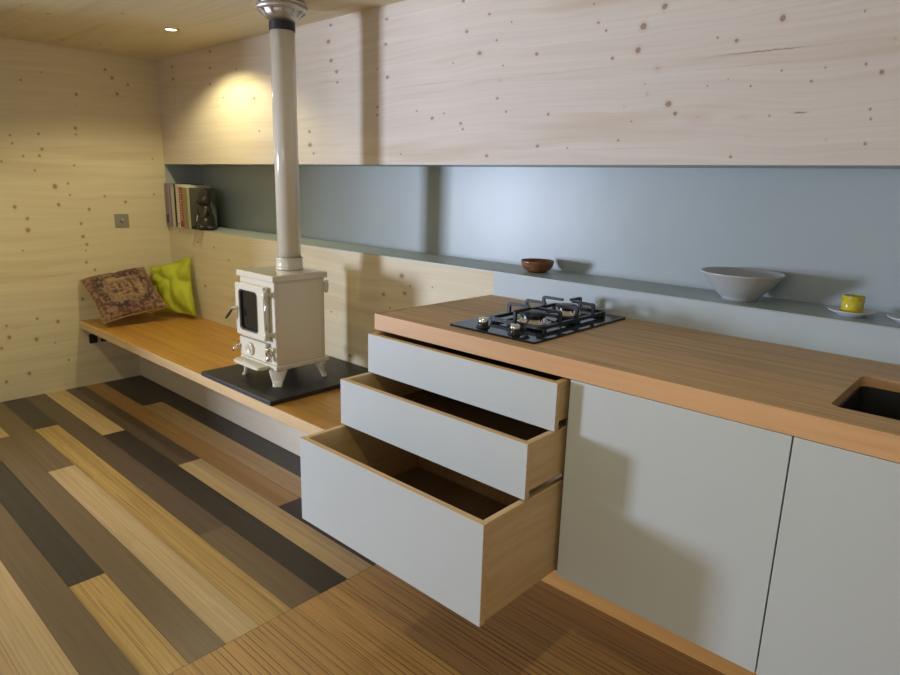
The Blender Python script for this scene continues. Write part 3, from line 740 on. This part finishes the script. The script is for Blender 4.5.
# ------------------------------------------------------------------ gas hob
HX0, HX1, HY0, HY1 = .276, .589, -.538, -.022
hob = thing('gas_hob', 'two-burner gas hob on a black glass plate set on the worktop', 'hob', ((HX0+HX1)/2, (HY0+HY1)/2, ZT))
bm = NB(); add_prism(bm, rrect(HX0, HY0, HX1, HY1, .006, 4), ZT+.0005, ZT+.007)
obj('glass_plate', bm, M['hobglass'], hob)
HZ = ZT+.007
HC = .4325
for x in (.375, .492):
    b = NB(); add_lathe(b, [(0, HZ), (.021, HZ), (.020, HZ+.004), (.0, HZ+.004)], x, -.497, 28)
    kb = obj('knob_base', b, M['black'], hob)
    b = NB(); add_lathe(b, [(0, HZ+.004), (.0155, HZ+.004), (.0145, HZ+.026), (.012, HZ+.028), (0, HZ+.028)], x, -.497, 28)
    obj('knob', b, M['chrome'], kb)
for y, r in ((-.325, .040), (-.135, .032)):
    b = NB()
    add_lathe(b, [(0, HZ), (r*1.45, HZ), (r*1.42, HZ+.006), (r*1.05, HZ+.010), (r*.98, HZ+.024), (0, HZ+.024)], HC, y, 36)
    bb = obj('burner', b, M['chrome'], hob)
    b = NB(); add_lathe(b, [(0, HZ+.024), (r*1.08, HZ+.024), (r*1.10, HZ+.028), (r*.95, HZ+.033), (0, HZ+.034)], HC, y, 36)
    obj('burner_cap', b, M['iron'], bb)
    b = NB(); add_tube(b, [(HC+r*1.25, y-.012, HZ), (HC+r*1.25, y-.012, HZ+.022)], .0035, 8)
    obj('igniter', b, M['white'], bb)
# one cast grate over both burners
GX0, GX1, GY0, GY1 = .332, .536, -.425, -.050
b = NB()
add_prism(b, rrect(GX0, GY0, GX1, GY1, .02, 5), HZ+.006, HZ+.016, hole=rrect(GX0+.010, GY0+.010, GX1-.010, GY1-.010, .014, 5))
add_box(b, (GX0+.005, -.242, HZ+.006), (GX1-.005, -.232, HZ+.016), .001, 1)
for x in (GX0+.006, GX1-.006):
    for y in (GY0+.02, -.237, GY1-.02): add_box(b, (x-.005, y-.006, HZ), (x+.005, y+.006, HZ+.008), .001, 1)
def finger(p, q, zt=HZ+.050):
    a = Vector((p[0], p[1], 0)); c = Vector((q[0], q[1], 0)); d = (c-a).normalized(); s = Vector((-d.y, d.x, 0))*.0045
    prof = [(0, HZ+.012), (0, zt-.006), (.006, zt), ((c-a).length, zt), ((c-a).length, zt-.008), (.012, zt-.009), (.009, zt-.013), (.009, HZ+.012)]
    A = [b.verts.new(a + d*t + s + Vector((0, 0, z))) for t, z in prof]; B = [b.verts.new(a + d*t - s + Vector((0, 0, z))) for t, z in prof]
    b.faces.new(A); b.faces.new(B)
    for k in range(len(A)): b.faces.new((A[k], A[(k+1)%len(A)], B[(k+1)%len(A)], B[k]))
for y in (-.325, -.135):
    finger((GX0+.002, y), (HC-.018, y)); finger((GX1-.002, y), (HC+.018, y))
finger((HC, GY0+.002), (HC, -.345)); finger((HC, GY1-.002), (HC, -.115))
finger((GX0+.002, -.232), (HC-.02, -.232)); finger((GX1-.002, -.232), (HC+.02, -.232))
obj('pan_support', b, M['iron'], hob)

# ------------------------------------------------------------------ things on the ledge
def bowl_prof(r0, r1, h, z, t, foot=.006, curve=1.0):
    P = [(0, z+foot*.6), (r0*.72, z+foot*.6), (r0*.78, z+.0002), (r0, z+.0002), (r0*1.02, z+foot)]
    n = 14
    for k in range(1, n+1):
        f = k/n; P.append((r0+(r1-r0)*(f**curve), z+foot+(h-foot)*f))
    P.append((r1-t*.5, z+h+t*.35))
    for k in range(n, -1, -1):
        f = k/n; P.append((max(.002, r0+(r1-r0)*(f**curve)-t), z+foot+t+(h-foot-t)*f))
    P.append((0, z+foot+t))
    return P
bx, by = .889, .115
bm = NB(); add_lathe(bm, bowl_prof(.051, .1205, .084, ZL, .005, .008, .82), bx, by, 72)
o = obj('ceramic_bowl', bm, M['ceramic'], org=(bx, by, ZL)); tag(o, 'wide pale grey ceramic bowl standing on the recessed ledge', 'bowl')
wx, wy = .121, .128
P = [(0, ZL+.0002), (.020, ZL+.0002)]
for k in range(1, 15):
    a = k/14*PI/2*.96; P.append((.020+.044*math.sin(a)**.85, ZL+.046*(1-math.cos(a))))
P.append((.0625, ZL+.0450))
for k in range(13, -1, -1):
    a = k/14*PI/2*.96; P.append((max(0.0, .017+.044*math.sin(a)**.85) if k else 0.0, ZL+.004+.042*(1-math.cos(a))))
bm = NB(); add_lathe(bm, P, wx, wy, 56)
o = obj('wooden_bowl', bm, M['bowlwood'], org=(wx, wy, ZL)); tag(o, 'small dark turned wooden bowl on the ledge behind the hob', 'bowl')

def saucer(x, y, lab):
    b = NB()
    add_lathe(b, [(0, ZL+.003), (.026, ZL+.003), (.028, ZL+.0002), (.034, ZL+.0002), (.036, ZL+.004), (.050, ZL+.009), (.0585, ZL+.0145), (.059, ZL+.016), (.057, ZL+.0165), (.048, ZL+.0115), (.034, ZL+.0075), (0, ZL+.0070)], x, y, 56)
    o = obj('saucer', b, M['white'], org=(x, y, ZL)); return tag(o, lab, 'saucer')
def cup(name, x, y, mat, lab, z=ZL+.0078, r=.0275, h=.047):
    t = thing(name, lab, 'cup', (x, y, z))
    b = NB(); add_lathe(b, [(0, z), (r*.90, z), (r*.96, z+.003), (r, z+h), (r-.003, z+h+.0008), (r-.004, z+h-.001), (r*.84, z+.006), (0, z+.005)], x, y, 40)
    obj('body', b, mat, t)
    return t
saucer(1.196, .100, 'white saucer under the small yellow cup on the ledge')
ct = cup('espresso_cup', 1.196, .100, M['cup'], 'small yellow patterned cup standing on a white saucer')
saucer(1.338, .098, 'white saucer under the dark cup at the right end of the ledge')
cup('espresso_cup', 1.338, .098, M['darkcup'], 'small dark blue cup on the rightmost saucer')

# books at the left end of the ledge, spines to the room
bk = [('mauve', (.30,.22,.27), .046, .262, .185), ('lilac', (.37,.30,.36), .034, .258, .19), ('cream', (.62,.58,.44), .048, .240, .18), ('black', (.012,.014,.02), .034, .262, .19),
      ('white', (.72,.68,.58), .044, .258, .19), ('red', (.70,.66,.56), .052, .252, .19), ('olive', (.30,.29,.13), .060, .240, .165), ('ivory', (.62,.58,.33), .034, .240, .175)]
blabs = {'mauve': 'mauve hardback book standing against the left wall on the ledge', 'lilac': 'lilac grey spined book second from the left wall', 'cream': 'cream spined book left of the black book on the ledge',
         'black': 'thin black spined book in the ledge row', 'white': 'white spined book beside the red book on the ledge', 'red': 'red spined book with pale lettering marks on the ledge', 'olive': 'olive green spined book right of the red book',
         'ivory': 'pale ivory book with dark cover behind the cat figurine'}
x = XL+.004
for nm, c, w, h, dep in bk:
    w *= .98
    t = thing('book', blabs[nm], 'book', (x+w/2, .02, ZL), 'books on the ledge')
    h += .014; y0 = -.014 + (.005 if nm in ('black', 'cream') else 0)
    cm = plain('cover_'+nm, c, .5)
    b = NB()
    add_box(b, (x, y0, ZL+.0003), (x+.003, y0+dep, ZL+h)); add_box(b, (x+w-.003, y0, ZL+.0003), (x+w, y0+dep, ZL+h)); add_box(b, (x, y0, ZL+.0003), (x+w, y0+.004, ZL+h), .001, 1)
    mats = [cm]
    if nm == 'ivory':
        mats.append(plain('cover_dark_photo', (.12,.12,.10), .35, var=.5, scale=12)); b.normal_update()
        for f in b.faces:
            if f.normal.x > .9 and f.calc_center_median().x > x+w-.0005: f.material_index = 1
    obj('cover', b, mats, t)
    b = NB(); add_box(b, (x+.003, y0+.005, ZL+.004), (x+w-.003, y0+dep-.004, ZL+h-.004)); obj('pages', b, M['paper'], t)
    if nm == 'red':
        b = NB(); add_box(b, (x+.003, y0-.0004, ZL+.004), (x+w-.001, y0+.0006, ZL+h-.012)); obj('spine_panel', b, plain('red_spine', (.42,.04,.022), .5), t)
        b = NB(); rr = random.Random(4); z = ZL+.045
        while z < ZL+h-.03:
            s = rr.uniform(.008, .014)
            add_box(b, (x+.014, y0-.0012, z), (x+w-.014-rr.uniform(0, .008), y0+.0004, z+s*.55)); z += s+.003
        obj('spine_lettering', b, M['paper'], t)
    if nm in ('mauve', 'white'):
        b = NB(); add_box(b, (x+.002, y0-.0006, ZL+.02), (x+w-.002, y0+.0004, ZL+.075 if nm == 'mauve' else ZL+.028)); obj('spine_band', b, plain('band_'+nm, (.10,.045,.075) if nm == 'mauve' else (.4,.35,.28), .5), t)
    x += w+.0006
BOOKEND = x

# cat figurine: one continuous sculpted body
cx, cy = -2.345, .040
bm = NB()
def ball(c, r, sc=(1, 1, 1), rot=0):
    m = Matrix.Translation((cx+c[0], cy+c[1], ZL+c[2])) @ Matrix.Rotation(rot, 4, 'Y') @ Matrix.Diagonal((r*sc[0], r*sc[1], r*sc[2], 1))
    bmesh.ops.create_icosphere(bm, subdivisions=3, radius=1, matrix=m)
ball((0, .005, .058), .056, (1.0, .85, 1.05)); ball((0, .0, .115), .044, (1.0, .85, 1.15))
ball((0, -.006, .182), .043, (1.12, .95, .95)); ball((0, -.042, .172), .018, (1.15, .8, .8))
for s in (-1, 1):
    bmesh.ops.create_cone(bm, cap_ends=True, segments=16, radius1=.022, radius2=.006, depth=.040, matrix=Matrix.Translation((cx+s*.031, cy-.004, ZL+.228)) @ Matrix.Rotation(s*.28, 4, 'Y'))
    ball((s*.050, -.018, .045), .028, (.9, 1.25, 1.3)); ball((s*.042, -.052, .016), .017, (1.05, 1.5, .95))
    add_tube(bm, [(cx+s*.036, cy-.010, ZL+.125), (cx+s*.042, cy-.034, ZL+.085), (cx+s*.022, cy-.052, ZL+.045), (cx+s*.018, cy-.056, ZL+.014)], [.020, .017, .015, .014], 12)
add_tube(bm, [(cx+.03, cy+.040, ZL+.02), (cx+.06, cy+.030, ZL+.018), (cx+.075, cy-.005, ZL+.016), (cx+.066, cy-.035, ZL+.015)], [.013, .012, .011, .008], 10)
o = obj('cat_figurine', bm, M['bronze'], org=(cx, cy, ZL))
md = o.modifiers.new('r', 'REMESH'); md.mode = 'VOXEL'; md.voxel_size = .0042; md.use_smooth_shade = True
sm = o.modifiers.new('s', 'SMOOTH'); sm.factor = .5; sm.iterations = 4
tag(o, 'dark bronze sitting cat figurine on the ledge in front of the books', 'figurine')

# ------------------------------------------------------------------ lights
def light(name, kind, loc, energy, col, target=None, **kw):
    d = bpy.data.lights.new(name, kind); d.energy = energy; d.color = col
    for k, v in kw.items(): setattr(d, k, v)
    o = bpy.data.objects.new(name, d); C.objects.link(o); o.location = loc
    if target is not None: o.rotation_euler = (Vector(target)-Vector(loc)).to_track_quat('-Z', 'Y').to_euler()
    return o
# daylight at the window in the left wall
light('daylight', 'AREA', (-3.55, -4.10, 1.06), 260, (.69, .775, 1.0), target=(0.2, -.6, 1.0), shape='RECTANGLE', size=.62, size_y=.75)
# weak bluish fill lamp added behind the camera; no window there
light('room_fill', 'AREA', (1.2, YF+.1, 1.5), 20, (.80, .86, 1.0), target=(.8, 0, .8), shape='RECTANGLE', size=1.8, size_y=1.0)
WARM = (1.0, .89, .43)
light('downlight_lamp', 'SPOT', (LX, LY, ZC-.012), 31, (1.0, .88, .50), target=(LX, LY, 0), spot_size=math.radians(142), spot_blend=.4, shadow_soft_size=.02)
light('downlight_lamp', 'SPOT', (.93, -1.62, ZC-.012), 24, WARM, target=(.93, -1.62, 0), spot_size=math.radians(130), spot_blend=.6, shadow_soft_size=.03)
light('downlight_lamp', 'SPOT', (-1.75, -1.62, ZC-.012), 38, WARM, target=(-1.75, -1.62, 0), spot_size=math.radians(135), spot_blend=.6, shadow_soft_size=.03)

w = bpy.data.worlds.new('world'); w.use_nodes = True; scn.world = w
w.node_tree.nodes['Background'].inputs[0].default_value = (.6, .75, 1, 1); w.node_tree.nodes['Background'].inputs[1].default_value = .3

# ------------------------------------------------------------------ camera (solved from the photograph)
cd = bpy.data.cameras.new('camera'); cam = bpy.data.objects.new('camera', cd); C.objects.link(cam)
R = ((.7340758904, -.1768004563, .6556479130), (.6785628221, .1537654247, -.7182678404), (.0261741021, .9721614027, .2328456076))
cam.matrix_world = Matrix.Translation((1.564454, -1.944625, 1.320038)) @ Matrix(R).to_4x4()
cd.sensor_width = 36; cd.sensor_fit = 'HORIZONTAL'; cd.lens = 36*645.8365/900; cd.clip_start = .02
scn.camera = cam
scn.view_settings.view_transform = 'Standard'
scn.view_settings.look = 'None'
scn.view_settings.exposure = -0.18
scn.cycles.use_denoising = True
scn.cycles.max_bounces = 8
